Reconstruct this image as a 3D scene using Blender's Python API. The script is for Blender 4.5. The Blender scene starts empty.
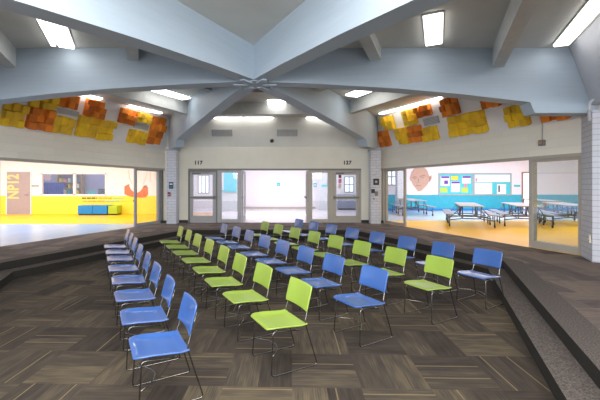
import bpy, math, random
from math import sin, cos, pi, sqrt
random.seed(7)
S = bpy.context.scene
COL = S.collection
F, CX, CY, HC = 345.0, 283.0, 186.0, 1.75      # lens in pixels, principal point, eye height over the pit floor

# ---------------------------------------------------------------- materials
def mat(name, col, rough=.6, metal=0.0, emit=None, es=0, noise=0.0, nscale=6.0, bump=0.0, spec=.5, coat=0):
    m = bpy.data.materials.new(name); m.use_nodes = True
    nt = m.node_tree; b = nt.nodes['Principled BSDF']
    c = (*col, 1)
    b.inputs['Base Color'].default_value = c
    b.inputs['Roughness'].default_value = rough
    b.inputs['Metallic'].default_value = metal
    b.inputs['Specular IOR Level'].default_value = spec
    if coat: b.inputs['Coat Weight'].default_value = coat
    if emit:
        b.inputs['Emission Color'].default_value = (*emit, 1); b.inputs['Emission Strength'].default_value = es
    tc = nt.nodes.new('ShaderNodeTexCoord'); n = nt.nodes.new('ShaderNodeTexNoise')
    n.inputs['Scale'].default_value = nscale; n.inputs['Detail'].default_value = 4
    nt.links.new(tc.outputs['Object'], n.inputs['Vector'])
    if noise:
        r = nt.nodes.new('ShaderNodeValToRGB')
        r.color_ramp.elements[0].color = tuple(max(0, v * (1 - noise)) for v in col) + (1,)
        r.color_ramp.elements[1].color = tuple(min(1, v * (1 + noise)) for v in col) + (1,)
        r.color_ramp.elements[0].position = .3; r.color_ramp.elements[1].position = .7
        nt.links.new(n.outputs['Fac'], r.inputs['Fac']); nt.links.new(r.outputs['Color'], b.inputs['Base Color'])
    if bump:
        bp = nt.nodes.new('ShaderNodeBump'); bp.inputs['Strength'].default_value = bump; bp.inputs['Distance'].default_value = .01
        nt.links.new(n.outputs['Fac'], bp.inputs['Height']); nt.links.new(bp.outputs['Normal'], b.inputs['Normal'])
    return m

def glass_mat(name, tint=(.97, .99, .99), refl=1.0, base=.03):
    m = bpy.data.materials.new(name); m.use_nodes = True
    nt = m.node_tree; nt.nodes.clear()
    o = nt.nodes.new('ShaderNodeOutputMaterial'); mx = nt.nodes.new('ShaderNodeMixShader')
    t = nt.nodes.new('ShaderNodeBsdfTransparent'); g = nt.nodes.new('ShaderNodeBsdfGlossy')
    t.inputs['Color'].default_value = (*tint, 1); g.inputs['Roughness'].default_value = .02
    g.inputs['Color'].default_value = (refl, refl, refl, 1)
    lw = nt.nodes.new('ShaderNodeLayerWeight'); lw.inputs['Blend'].default_value = .5
    pw = nt.nodes.new('ShaderNodeMath'); pw.operation = 'POWER'; pw.inputs[1].default_value = 4
    ma = nt.nodes.new('ShaderNodeMath'); ma.operation = 'MULTIPLY_ADD'; ma.inputs[1].default_value = .55; ma.inputs[2].default_value = base
    nt.links.new(lw.outputs['Facing'], pw.inputs[0]); nt.links.new(pw.outputs[0], ma.inputs[0]); nt.links.new(ma.outputs[0], mx.inputs['Fac'])
    nt.links.new(t.outputs[0], mx.inputs[1]); nt.links.new(g.outputs[0], mx.inputs[2]); nt.links.new(mx.outputs[0], o.inputs['Surface'])
    return m

def carpet_mat(name, tones, line_col, line_amt, rot, wv=.42):
    """carpet planks laid in alternating blocks, streaked along each plank"""
    m = bpy.data.materials.new(name); m.use_nodes = True
    nt = m.node_tree; N = nt.nodes; L = nt.links; b = N['Principled BSDF']
    def math_(op, a, c=None, d=None):
        n = N.new('ShaderNodeMath'); n.operation = op
        for i, v in enumerate((a, c, d)):
            if v is None: continue
            if isinstance(v, (int, float)): n.inputs[i].default_value = v
            else: L.new(v, n.inputs[i])
        return n.outputs[0]
    tc = N.new('ShaderNodeTexCoord'); mp = N.new('ShaderNodeMapping'); mp.inputs['Rotation'].default_value = (0, 0, rot)
    L.new(tc.outputs['Object'], mp.inputs['Vector'])
    sx = N.new('ShaderNodeSeparateXYZ'); L.new(mp.outputs[0], sx.inputs[0]); X, Y = sx.outputs['X'], sx.outputs['Y']
    B = 0.60
    cxn = math_('FLOOR', math_('DIVIDE', X, B)); cyn = math_('FLOOR', math_('DIVIDE', Y, B))
    chk = math_('ABSOLUTE', math_('MODULO', math_('ADD', cxn, cyn), 2.0))
    ux = math_('SUBTRACT', math_('DIVIDE', X, B), cxn); uy = math_('SUBTRACT', math_('DIVIDE', Y, B), cyn)
    def pick(a, c): return math_('ADD', math_('MULTIPLY', a, math_('SUBTRACT', 1.0, chk)), math_('MULTIPLY', c, chk))
    across = pick(ux, uy); along = pick(uy, ux)          # across the planks / along the planks
    q = math_('MULTIPLY', across, 2.0); pidx = math_('FLOOR', q); pf = math_('SUBTRACT', q, pidx)
    cmb = N.new('ShaderNodeCombineXYZ'); L.new(cxn, cmb.inputs[0]); L.new(cyn, cmb.inputs[1]); L.new(pidx, cmb.inputs[2])
    wn = N.new('ShaderNodeTexWhiteNoise'); wn.noise_dimensions = '3D'; L.new(cmb.outputs[0], wn.inputs['Vector'])
    # streaks running along the plank
    sc = N.new('ShaderNodeCombineXYZ')
    L.new(math_('MULTIPLY', across, 62.0), sc.inputs[0]); L.new(math_('MULTIPLY', along, 1.6), sc.inputs[1]); L.new(math_('MULTIPLY', wn.outputs['Value'], 50.0), sc.inputs[2])
    nz = N.new('ShaderNodeTexNoise'); nz.inputs['Scale'].default_value = 1.0; nz.inputs['Detail'].default_value = 3; L.new(sc.outputs[0], nz.inputs['Vector'])
    sc2 = N.new('ShaderNodeCombineXYZ')
    L.new(math_('MULTIPLY', across, 9.0), sc2.inputs[0]); L.new(math_('MULTIPLY', along, 2.0), sc2.inputs[1]); L.new(math_('MULTIPLY', wn.outputs['Value'], 90.0), sc2.inputs[2])
    nz2 = N.new('ShaderNodeTexNoise'); nz2.inputs['Scale'].default_value = 1.0; nz2.inputs['Detail'].default_value = 1; L.new(sc2.outputs[0], nz2.inputs['Vector'])
    v = math_('ADD', math_('ADD', math_('MULTIPLY', wn.outputs['Value'], wv), math_('MULTIPLY', nz.outputs['Fac'], .62)), math_('MULTIPLY', math_('SUBTRACT', nz2.outputs['Fac'], .5), .5))
    rp = N.new('ShaderNodeValToRGB'); L.new(v, rp.inputs['Fac'])
    el = rp.color_ramp.elements
    el[0].position = .15; el[0].color = (*tones[0], 1); el[1].position = .85; el[1].color = (*tones[-1], 1)
    for i, t in enumerate(tones[1:-1]):
        e = el.new(.15 + .7 * (i + 1) / (len(tones) - 1)); e.color = (*t, 1)
    # an ochre thread along the edge of some planks
    w2 = N.new('ShaderNodeTexWhiteNoise'); w2.noise_dimensions = '4D'; L.new(cmb.outputs[0], w2.inputs['Vector']); w2.inputs['W'].default_value = 3.7
    w3 = math_('MULTIPLY_ADD', wn.outputs['Value'], .8, .1)
    ln = math_('MULTIPLY', math_('LESS_THAN', math_('ABSOLUTE', math_('SUBTRACT', pf, w3)), .022), math_('GREATER_THAN', w2.outputs['Value'], .55))
    mx = N.new('ShaderNodeMix'); mx.data_type = 'RGBA'
    L.new(math_('MULTIPLY', ln, line_amt), mx.inputs['Factor']); L.new(rp.outputs[0], mx.inputs['A']); mx.inputs['B'].default_value = (*line_col, 1)
    L.new(mx.outputs['Result'], b.inputs['Base Color'])
    b.inputs['Roughness'].default_value = .9; b.inputs['Specular IOR Level'].default_value = .15
    fn = N.new('ShaderNodeTexNoise'); fn.inputs['Scale'].default_value = 160; L.new(tc.outputs['Object'], fn.inputs['Vector'])
    bp = N.new('ShaderNodeBump'); bp.inputs['Strength'].default_value = .5; bp.inputs['Distance'].default_value = .006
    L.new(fn.outputs['Fac'], bp.inputs['Height']); L.new(bp.outputs[0], b.inputs['Normal'])
    return m

def brick_mat(name, col, mortar, ang=0.0, bw=.4, rh=.165):
    m = bpy.data.materials.new(name); m.use_nodes = True
    nt = m.node_tree; N = nt.nodes; L = nt.links; b = N['Principled BSDF']
    tc = N.new('ShaderNodeTexCoord'); mp = N.new('ShaderNodeMapping'); mp.inputs['Rotation'].default_value = (0, 0, ang)
    L.new(tc.outputs['Object'], mp.inputs[0])
    s = N.new('ShaderNodeSeparateXYZ'); L.new(mp.outputs[0], s.inputs[0])
    a = N.new('ShaderNodeMath'); a.operation = 'ADD'; L.new(s.outputs[0], a.inputs[0]); L.new(s.outputs[1], a.inputs[1])
    c = N.new('ShaderNodeCombineXYZ'); L.new(a.outputs[0], c.inputs[0]); L.new(s.outputs[2], c.inputs[1])
    k = N.new('ShaderNodeTexBrick'); L.new(c.outputs[0], k.inputs['Vector'])
    k.inputs['Color1'].default_value = (*col, 1); k.inputs['Color2'].default_value = (*[v * .93 for v in col], 1); k.inputs['Mortar'].default_value = (*mortar, 1)
    k.inputs['Scale'].default_value = 1; k.inputs['Mortar Size'].default_value = .007; k.inputs['Brick Width'].default_value = bw; k.inputs['Row Height'].default_value = rh
    L.new(k.outputs['Color'], b.inputs['Base Color']); b.inputs['Roughness'].default_value = .55
    bp = N.new('ShaderNodeBump'); bp.inputs['Strength'].default_value = .6; bp.inputs['Distance'].default_value = .008; bp.invert = True
    L.new(k.outputs['Fac'], bp.inputs['Height']); L.new(bp.outputs[0], b.inputs['Normal'])
    return m

def board_mat(name, col):
    """painted board-formed concrete: faint long grain"""
    m = mat(name, col, .55)
    nt = m.node_tree; N = nt.nodes; L = nt.links; b = N['Principled BSDF']
    tc = N.new('ShaderNodeTexCoord'); mp = N.new('ShaderNodeMapping'); mp.inputs['Scale'].default_value = (.5, .5, 9)
    n = N.new('ShaderNodeTexNoise'); n.inputs['Scale'].default_value = 2.5; n.inputs['Detail'].default_value = 5
    L.new(tc.outputs['Object'], mp.inputs[0]); L.new(mp.outputs[0], n.inputs['Vector'])
    r = N.new('ShaderNodeValToRGB'); L.new(n.outputs['Fac'], r.inputs['Fac'])
    r.color_ramp.elements[0].color = (*[v * .9 for v in col], 1); r.color_ramp.elements[1].color = (*[min(1, v * 1.07) for v in col], 1)
    L.new(r.outputs[0], b.inputs['Base Color'])
    return m

M = {}
M['beam'] = board_mat('beam_paint', (.43, .52, .61))
M['joist'] = mat('joist_paint', (.62, .63, .61), .6, noise=.05)
M['ceiling'] = mat('ceiling_paint', (.66, .66, .62), .8, noise=.06, nscale=1.2)
M['fascia'] = mat('fascia_paint', (.55, .56, .60), .7, noise=.03)
M['wall_beige'] = mat('beige_wall_paint', (.86, .835, .73), .7, noise=.03, nscale=2)
M['wall_upper'] = mat('upper_wall_paint', (.82, .82, .77), .7, noise=.03, nscale=2)
M['wall_white'] = mat('white_wall_paint', (.86, .855, .86), .7, noise=.03, nscale=2)
M['wall_panel'] = brick_mat('side_wall_block', (.88, .85, .75), (.82, .79, .70), 0, .8, .2)
M['room_white'] = mat('bright_white_wall', (.86, .83, .86), .6, noise=.02)
M['lilac_white'] = mat('lilac_white_wall', (.84, .80, .86), .6, noise=.02)
M['yellow_wall'] = mat('yellow_wainscot', (.95, .74, .05), .4, noise=.04)
M['turq_wall'] = mat('turquoise_wainscot', (.03, .42, .60), .35, noise=.06)
M['brick'] = brick_mat('painted_brick', (.66, .68, .76), (.43, .45, .53), 0, .27, .105)
M['brick_r'] = brick_mat('painted_brick_turned', (.66, .68, .76), (.43, .45, .53), math.radians(-26), .27, .105)
M['carpet'] = carpet_mat('pit_carpet', [(.028, .023, .020), (.050, .041, .035), (.073, .060, .048), (.135, .109, .070)], (.30, .235, .12), .5, math.radians(1.5))
M['carpet_up'] = carpet_mat('upper_carpet', [(.075, .062, .058), (.115, .095, .090), (.150, .122, .115), (.21, .165, .14)], (.10, .09, .09), .3, math.radians(1.5), .62)
M['nosing'] = mat('step_carpet', (.115, .10, .093), .95, noise=.55, nscale=70, bump=.6, spec=.1)
M['riser'] = mat('riser_black', (.018, .016, .013), .8, noise=.3, nscale=40)
M['alu'] = mat('door_frame_paint', (.40, .40, .42), .45, .15, noise=.04)
M['alu_tan'] = mat('tan_frame_paint', (.45, .42, .37), .5, .1, noise=.04)
M['alu_dark'] = mat('dark_frame', (.20, .195, .185), .5, .2, noise=.05)
M['base'] = mat('black_baseboard', (.02, .022, .022), .5, noise=.2)
M['glass'] = glass_mat('clear_glass')
M['glass_r'] = glass_mat('reflecting_glass', (.90, .94, .96), 1.0, .10)
M['blue'] = mat('blue_plastic', (.042, .125, .40), .28, noise=.05, nscale=3, spec=.7, coat=.35)
M['green'] = mat('green_plastic', (.29, .42, .060), .34, noise=.05, nscale=3, spec=.5, coat=.1)
M['chrome'] = mat('chrome_rod', (.27, .26, .25), .26, 1.0, noise=.1)
M['tile_y'] = mat('yellow_acoustic_felt', (.95, .58, .025), .85, noise=.15, nscale=5)
M['tile_y2'] = mat('ochre_acoustic_felt', (.78, .48, .03), .85, noise=.15, nscale=5)
M['tile_o'] = mat('orange_acoustic_felt', (.88, .27, .025), .85, noise=.15, nscale=5)
M['tile_b'] = mat('rust_acoustic_felt', (.62, .17, .02), .85, noise=.18, nscale=5)
M['lamp'] = mat('lit_diffuser', (1, 1, 1), .5, emit=(1, .98, .95), es=4.6)
M['strip'] = mat('lit_strip_diffuser', (1, 1, 1), .5, emit=(1, .97, .92), es=6.5)
M['lamp_body'] = mat('fixture_enamel', (.78, .78, .76), .4, noise=.02)
M['grille'] = mat('grey_grille', (.40, .41, .43), .6, noise=.05)
M['black'] = mat('black_plastic', (.02, .02, .022), .4, noise=.1)
M['navy'] = mat('navy_sign', (.03, .05, .10), .4, noise=.1)
M['red'] = mat('red_alarm', (.22, .03, .035), .4, noise=.1)
M['white'] = mat('white_paper', (.85, .84, .85), .7, noise=.02)
M['teal'] = mat('teal_sign', (.04, .50, .58), .4, noise=.05)
M['bench_b'] = mat('blue_vinyl', (.01, .23, .62), .45, noise=.05)
M['bench_g'] = mat('lime_vinyl', (.40, .55, .02), .45, noise=.05)
M['door_taupe'] = mat('taupe_door', (.42, .34, .36), .5, noise=.03)
M['gold'] = mat('gold_lettering', (.85, .66, .25), .5, noise=.04)
M['coral'] = mat('coral_mural_paint', (.85, .20, .09), .6, noise=.06)
M['peach'] = mat('pale_peach_paint', (.88, .66, .60), .6, noise=.04)
M['skin'] = mat('mural_tan_paint', (.56, .38, .31), .7, noise=.06)
M['skin_d'] = mat('mural_brown_paint', (.38, .22, .18), .7, noise=.06)
M['curtain'] = mat('blue_curtain', (.03, .06, .50), .8, noise=.25, nscale=8)
M['purple'] = mat('lilac_class_wall', (.38, .36, .62), .7, noise=.05)
M['wood'] = mat('shelf_wood', (.45, .28, .18), .6, noise=.15)
M['floor_b'] = mat('pale_blue_floor', (.28, .48, .78), .22, noise=.04, nscale=1, spec=.5)
M['floor_y'] = mat('yellow_floor', (.98, .56, .01), .34, noise=.06, nscale=1, spec=.22)
M['floor_w'] = mat('white_gloss_floor', (.78, .74, .80), .15, noise=.03, nscale=1)
M['floor_o'] = mat('tan_wood_floor', (.62, .38, .20), .25, noise=.12, nscale=3)
M['table_top'] = mat('grey_laminate', (.33, .33, .39), .35, noise=.04)
M['table_bench'] = mat('grey_blue_laminate', (.22, .25, .34), .35, noise=.05)
M['table_leg'] = mat('dark_steel', (.13, .14, .18), .35, .6, noise=.1)
M['rubber'] = mat('black_rubber', (.015, .015, .017), .6, noise=.1)
M['cork'] = mat('board_teal', (.08, .55, .66), .7, noise=.08)
M['violet'] = mat('violet_paper', (.16, .06, .42), .7, noise=.1)
M['yellowp'] = mat('yellow_paper', (.90, .68, .05), .7, noise=.05)
M['limep'] = mat('lime_paper', (.50, .68, .12), .7, noise=.1)
M['pinkp'] = mat('pink_paper', (.80, .25, .42), .7, noise=.1)
M['blue_sheet'] = mat('sky_blue_sheet', (.10, .48, .78), .6, noise=.06)
M['win_bright'] = mat('daylit_pane', (.75, .82, .95), .3, emit=(.85, .92, 1), es=.7)
M['greywall'] = mat('grey_corridor_wall', (.55, .57, .62), .6, noise=.03)

# ---------------------------------------------------------------- mesh helpers
class MB:
    def __init__(s): s.v = []; s.f = []
    def add(s, vs, fs):
        n = len(s.v); s.v += [tuple(v) for v in vs]; s.f += [tuple(i + n for i in f) for f in fs]; return s
    def hexa(s, b, t):
        """b, t: four bottom points counter-clockwise and four top points"""
        return s.add(list(b) + list(t), [(3, 2, 1, 0), (4, 5, 6, 7), (0, 1, 5, 4), (1, 2, 6, 5), (2, 3, 7, 6), (3, 0, 4, 7)])
    def box(s, x0, x1, y0, y1, z0, z1):
        b = [(x0, y0, z0), (x1, y0, z0), (x1, y1, z0), (x0, y1, z0)]
        return s.hexa(b, [(x, y, z1) for x, y, _ in b])
    def prism(s, poly, z0, z1):
        n = len(poly)
        vs = [(x, y, z0) for x, y in poly] + [(x, y, z1) for x, y in poly]
        return s.add(vs, [tuple(range(n))[::-1], tuple(range(n, 2 * n))] + [(i, (i + 1) % n, n + (i + 1) % n, n + i) for i in range(n)])
    def bar(s, p, q, w, z0, z1):
        """upright slab of width w from plan point p to q"""
        dx, dy = q[0] - p[0], q[1] - p[1]; l = math.hypot(dx, dy); nx, ny = -dy / l * w / 2, dx / l * w / 2
        return s.prism([(p[0] - nx, p[1] - ny), (q[0] - nx, q[1] - ny), (q[0] + nx, q[1] + ny), (p[0] + nx, p[1] + ny)], z0, z1)
    def obox(s, c, ux, uy, uz, hx, hy, hz):
        P = []
        for dz in (-1, 1):
            for dx, dy in ((-1, -1), (1, -1), (1, 1), (-1, 1)):
                P.append(tuple(c[i] + ux[i] * hx * dx + uy[i] * hy * dy + uz[i] * hz * dz for i in range(3)))
        return s.hexa(P[:4], P[4:])
    def tube(s, pts, r, n=8, closed_ends=True):
        rings = []
        m = len(pts); ref = None
        for i, p in enumerate(pts):
            a = pts[max(i - 1, 0)]; c = pts[min(i + 1, m - 1)]
            t = [c[k] - a[k] for k in range(3)]; l = sqrt(sum(x * x for x in t)) or 1; t = [x / l for x in t]
            if ref is None: ref = [1, 0, 0] if abs(t[0]) < .8 else [0, 1, 0]
            d = sum(ref[k] * t[k] for k in range(3)); u = [ref[k] - d * t[k] for k in range(3)]
            l = sqrt(sum(x * x for x in u)) or 1; u = [x / l for x in u]; ref = u
            w = [t[1] * u[2] - t[2] * u[1], t[2] * u[0] - t[0] * u[2], t[0] * u[1] - t[1] * u[0]]
            rings.append([tuple(p[k] + r * (cos(2 * pi * j / n) * u[k] + sin(2 * pi * j / n) * w[k]) for k in range(3)) for j in range(n)])
        vs = [v for rg in rings for v in rg]
        fs = [(i * n + j, i * n + (j + 1) % n, (i + 1) * n + (j + 1) % n, (i + 1) * n + j) for i in range(m - 1) for j in range(n)]
        if closed_ends: fs += [tuple(range(n))[::-1], tuple(range((m - 1) * n, m * n))]
        return s.add(vs, fs)
    def lathe(s, prof, c, axis='z', n=16):
        vs = []
        for r, h in prof:
            for j in range(n):
                a = 2 * pi * j / n
                p = (r * cos(a), r * sin(a), h)
                if axis == 'x': p = (h, p[0], p[1])
                if axis == 'y': p = (p[0], h, p[1])
                vs.append((c[0] + p[0], c[1] + p[1], c[2] + p[2]))
        m = len(prof)
        fs = [(i * n + j, i * n + (j + 1) % n, (i + 1) * n + (j + 1) % n, (i + 1) * n + j) for i in range(m - 1) for j in range(n)]
        fs += [tuple(range(n))[::-1], tuple(range((m - 1) * n, m * n))]
        return s.add(vs, fs)
    def build(s, name, m, parent=None, smooth=False, bevel=0.0):
        me = bpy.data.meshes.new(name); me.from_pydata(s.v, [], s.f); me.update()
        import bmesh
        bm = bmesh.new(); bm.from_mesh(me); bmesh.ops.recalc_face_normals(bm, faces=bm.faces); bm.to_mesh(me); bm.free()
        me.materials.append(M[m] if isinstance(m, str) else m)
        if smooth:
            for p in me.polygons: p.use_smooth = True
        o = bpy.data.objects.new(name, me); COL.objects.link(o)
        if parent: o.parent = parent
        if bevel:
            b = o.modifiers.new('edge', 'BEVEL'); b.width = bevel; b.segments = 2; b.limit_method = 'ANGLE'
        return o

def tag(o, label, cat, group=None, kind=None):
    o['label'] = label; o['category'] = cat
    if group: o['group'] = group
    if kind: o['kind'] = kind
    return o
def struct(o):
    o['kind'] = 'structure'; return o
def empty(name, loc=(0, 0, 0), rz=0.0):
    e = bpy.data.objects.new(name, None); COL.objects.link(e); e.location = loc; e.rotation_euler = (0, 0, rz); e.empty_display_size = .1
    return e
def copy_tree(o):
    r = o.copy(); COL.objects.link(r)
    for ch in o.children:
        c = ch.copy(); COL.objects.link(c); c.parent = r
        for g in ch.children:
            d = g.copy(); COL.objects.link(d); d.parent = c
    return r
def bez(pts, rad, n=5):
    """round the corners of a polyline"""
    out = [pts[0]]
    for i in range(1, len(pts) - 1):
        a, p, b = pts[i - 1], pts[i], pts[i + 1]
        def tow(q):
            d = [q[k] - p[k] for k in range(3)]; l = sqrt(sum(x * x for x in d)); f = min(rad, l * .45) / l
            return [p[k] + d[k] * f for k in range(3)]
        s, e = tow(a), tow(b)
        for j in range(n + 1):
            t = j / n
            out.append(tuple((1 - t) ** 2 * s[k] + 2 * t * (1 - t) * p[k] + t * t * e[k] for k in range(3)))
    out.append(pts[-1]); return out
def fw(px, py, Y):                       # a point seen at (px, py) on the upright plane at depth Y
    return ((px - CX) / F * Y, Y, HC + (CY - py) / F * Y)

# text as mesh
def text_mesh(name, body, size, m, parent, loc, rot=(pi / 2, 0, 0), ex=.004, sx=1.0, bold=0.0):
    cu = bpy.data.curves.new(name, 'FONT'); cu.body = body; cu.size = size; cu.offset = bold; cu.extrude = ex; cu.align_x = 'CENTER'; cu.align_y = 'CENTER'
    t = bpy.data.objects.new(name + '_curve', cu); COL.objects.link(t)
    bpy.context.view_layer.update()
    dg = bpy.context.evaluated_depsgraph_get()
    me = bpy.data.meshes.new_from_object(t.evaluated_get(dg)); bpy.data.objects.remove(t); bpy.data.curves.remove(cu)
    me.name = name; me.materials.clear(); me.materials.append(M[m])
    for v in me.vertices: v.co.x *= sx
    o = bpy.data.objects.new(name, me); COL.objects.link(o); o.location = loc; o.rotation_euler = rot
    if parent: o.parent = parent
    return o

# ---------------------------------------------------------------- plan
UP = .30                                   # upper floor; the pit floor is z = 0
CEIL = 4.40
C0 = (-.55, 6.78)                          # where the beams meet
pit = [(-5.36, 6.45), (-3.27, 11.37), (2.32, 11.37), (4.27, 6.67), (2.08, 1.8), (-3.27, 1.8)]
def inset(poly, d):
    n = len(poly); out = []
    cxm = sum(p[0] for p in poly) / n; cym = sum(p[1] for p in poly) / n
    L = []
    for i in range(n):
        a, b = poly[i], poly[(i + 1) % n]
        dx, dy = b[0] - a[0], b[1] - a[1]; l = math.hypot(dx, dy); nx, ny = -dy / l, dx / l
        if (cxm - a[0]) * nx + (cym - a[1]) * ny < 0: nx, ny = -nx, -ny
        L.append((a[0] + nx * d, a[1] + ny * d, dx, dy))
    for i in range(n):
        x1, y1, a1, b1 = L[i - 1]; x2, y2, a2, b2 = L[i]
        det = a1 * b2 - b1 * a2; t = ((x2 - x1) * b2 - (y2 - y1) * a2) / det
        out.append((x1 + a1 * t, y1 + b1 * t))
    return out
tread = inset(pit, .28)

def ring(mb, outer, inner, z):
    n = len(outer); vs = [(x, y, z) for x, y in outer] + [(x, y, z) for x, y in inner]
    return mb.add(vs, [(i, (i + 1) % n, n + (i + 1) % n, n + i) for i in range(n)])
def wallring(mb, poly, z0, z1):
    n = len(poly); vs = [(x, y, z0) for x, y in poly] + [(x, y, z1) for x, y in poly]
    return mb.add(vs, [(i, (i + 1) % n, n + (i + 1) % n, n + i) for i in range(n)])

# floors
mb = MB(); mb.prism(inset(pit, .27), -.1, 0); struct(mb.build('floor', 'carpet'))
out_lip = inset(pit, -.32)
mb = MB(); ring(mb, out_lip, pit, UP); wallring(mb, out_lip, UP - .006, UP)
ring(mb, inset(pit, -.02), tread, UP / 2)
struct(mb.build('floor_step_treads', 'nosing'))
mb = MB(); wallring(mb, pit, UP / 2, UP); wallring(mb, tread, -.02, UP / 2); struct(mb.build('floor_step_risers', 'riser'))
LW = lambda Y: -4.80 - .383 * (13.45 - Y)      # left glazed wall line
RW = lambda Y: 3.96 + .353 * (13.45 - Y)       # right glazed wall line
YB = 13.70
outer = [(LW(6.8), 6.8), (LW(YB), YB), (RW(YB), YB), (RW(6.8), 6.8), (9, -6), (-9, -6)]
mb = MB(); ring(mb, outer, out_lip, UP - .001)
mb.add([(LW(6.8), 6.8, UP - .001), (-9, -6, UP - .001), (-13, -6, UP - .001), (-13, 6.8, UP - .001)], [(0, 1, 2, 3)])
mb.add([(RW(6.8), 6.8, UP - .001), (9, -6, UP - .001), (13, -6, UP - .001), (13, 6.8, UP - .001)], [(0, 1, 2, 3)])
struct(mb.build('floor_upper', 'carpet_up'))

# ceiling
mb = MB(); mb.prism([(-8.2, 5), (-5.2, 14), (4.4, 14), (7.4, 5), (5.4, 1), (3, -6), (-5, -6), (-6.4, 1)], CEIL, CEIL + .15)
struct(mb.build('ceiling', 'ceiling'))
mb = MB(); mb.prism([(-13, -6), (13, -6), (13, 6.9), (6.2, 6.9), (3.3, .4), (2.6, -6), (-3.7, -6), (-4.4, .4), (-7.3, 6.9), (-13, 6.9)], 3.45, 3.55)
struct(mb.build('ceiling_low_surround', 'ceiling'))
for sgn, nm in ((1, 'right'), (-1, 'left')):
    a = C0[0] + sgn * 6.05; b = C0[0] + sgn * 6.47
    dx, dy = -.41 * sgn * 8, -.91 * 8
    P = [(a, 6.62, 4.40), (b, 6.62, 3.30), (b + dx, 6.62 + dy, 3.30), (a + dx, 6.62 + dy, 4.40)]
    Q = [(x + sgn * .15, y, z) for x, y, z in P]
    mb = MB(); mb.hexa(P, Q); struct(mb.build('trim_fascia_' + nm, 'fascia'))

# ---------------------------------------------------------------- beams, joists and pillars
prof = [(0.0, 3.76), (1.3, 3.71), (2.8, 3.62), (3.95, 3.52), (5.3, 3.364), (5.39, 3.153), (6.55, 3.153)]
profb = [(0.0, 3.76), (1.4, 3.71), (3.0, 3.615), (4.4, 3.53), (6.36, 3.40), (6.48, 3.153), (7.72, 3.153)]
def beam(ang, pf, start):
    d = (cos(ang), sin(ang)); n = (-d[1] * .15, d[0] * .15)
    pts = [(t, z) for t, z in pf]; pts[0] = (start, pf[0][1])
    vs = []
    for sg in (-1, 1):
        for t, z in pts: vs.append((C0[0] + d[0] * t + sg * n[0], C0[1] + d[1] * t + sg * n[1], z))
        for t, z in reversed(pts): vs.append((C0[0] + d[0] * t + sg * n[0], C0[1] + d[1] * t + sg * n[1], CEIL + .02))
    m = 2 * len(pts); k = len(pts)
    fs = []
    for i in range(k - 1):                       # sides as quads
        fs.append((i, i + 1, m - 2 - i, m - 1 - i)); fs.append((m + i, m + m - 1 - i, m + m - 2 - i, m + i + 1))
    for i in range(m): fs.append((i, m + i, m + (i + 1) % m, (i + 1) % m))
    mb = MB(); mb.add(vs, fs); return struct(mb.build('ceiling_beam', 'beam'))
A_BL = math.atan2(13.4 - C0[1], -4.27 - C0[0]); A_BR = math.atan2(13.4 - C0[1], 3.55 - C0[0])
ANG = [0.0, A_BR, A_BL, pi, A_BR + pi, A_BL + pi]
for i, a in enumerate(ANG): beam(a, profb if i in (1, 2) else prof, .12)
mb = MB()                                       # the six-sided steel hub plate under the crossing
mb.prism([(C0[0] + .27 * cos(pi / 6 + i * pi / 3), C0[1] + .27 * sin(pi / 6 + i * pi / 3)) for i in range(6)], 3.735, 3.765)
for i in range(6):
    a = ANG[i]; d = (cos(a), sin(a)); mb.bar((C0[0] + d[0] * .15, C0[1] + d[1] * .15), (C0[0] + d[0] * .42, C0[1] + d[1] * .42), .10, 3.715, 3.742)
struct(mb.build('trim_hub_plate', 'beam'))
for t, z in ((2.40, 4.16), (4.75, 4.03)):
    for i in range(6):
        if i == 4: continue
        tt = [t * (1.05 if j in (1, 2) else 1.13 if j in (4, 5) else 1.0) for j in (i, (i + 1) % 6)]
        p = [(C0[0] + tt[k] * cos(ANG[j]), C0[1] + tt[k] * sin(ANG[j])) for k, j in ((0, i), (1, (i + 1) % 6))]
        dx, dy = p[1][0] - p[0][0], p[1][1] - p[0][1]; l = math.hypot(dx, dy)
        e = .16
        a = (p[0][0] + dx / l * e, p[0][1] + dy / l * e); b = (p[1][0] - dx / l * e, p[1][1] - dy / l * e)
        struct(MB().bar(a, b, .2, z, CEIL + .01).build('ceiling_joist', 'joist'))
for x0, x1, nm in ((-4.45, -4.08, 0), (3.37, 3.74, 1)):
    mb = MB(); mb.box(x0, x1, 13.18, 13.55, UP - .01, 3.16); struct(mb.build('pillar', 'brick'))
    mb = MB(); mb.box(x0 - .03, x1 + .03, 13.15, 13.58, 3.10, 3.165); struct(mb.build('trim_pillar_cap', 'grille'))
u = (.44, .898); w = (.898, -.44); c = (5.90, 6.58)
def pr(a, b): return (c[0] + u[0] * a + w[0] * b, c[1] + u[1] * a + w[1] * b)
struct(MB().prism([pr(0, 0), pr(0, .5), pr(.62, .5), pr(.62, 0)], UP - .01, 3.2).build('pillar', 'brick_r'))
struct(MB().prism([(-7.5, 6.6), (-7.05, 6.5), (-7.0, 6.95), (-7.5, 7.0)], UP - .01, 3.2).build('pillar', 'brick'))

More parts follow.
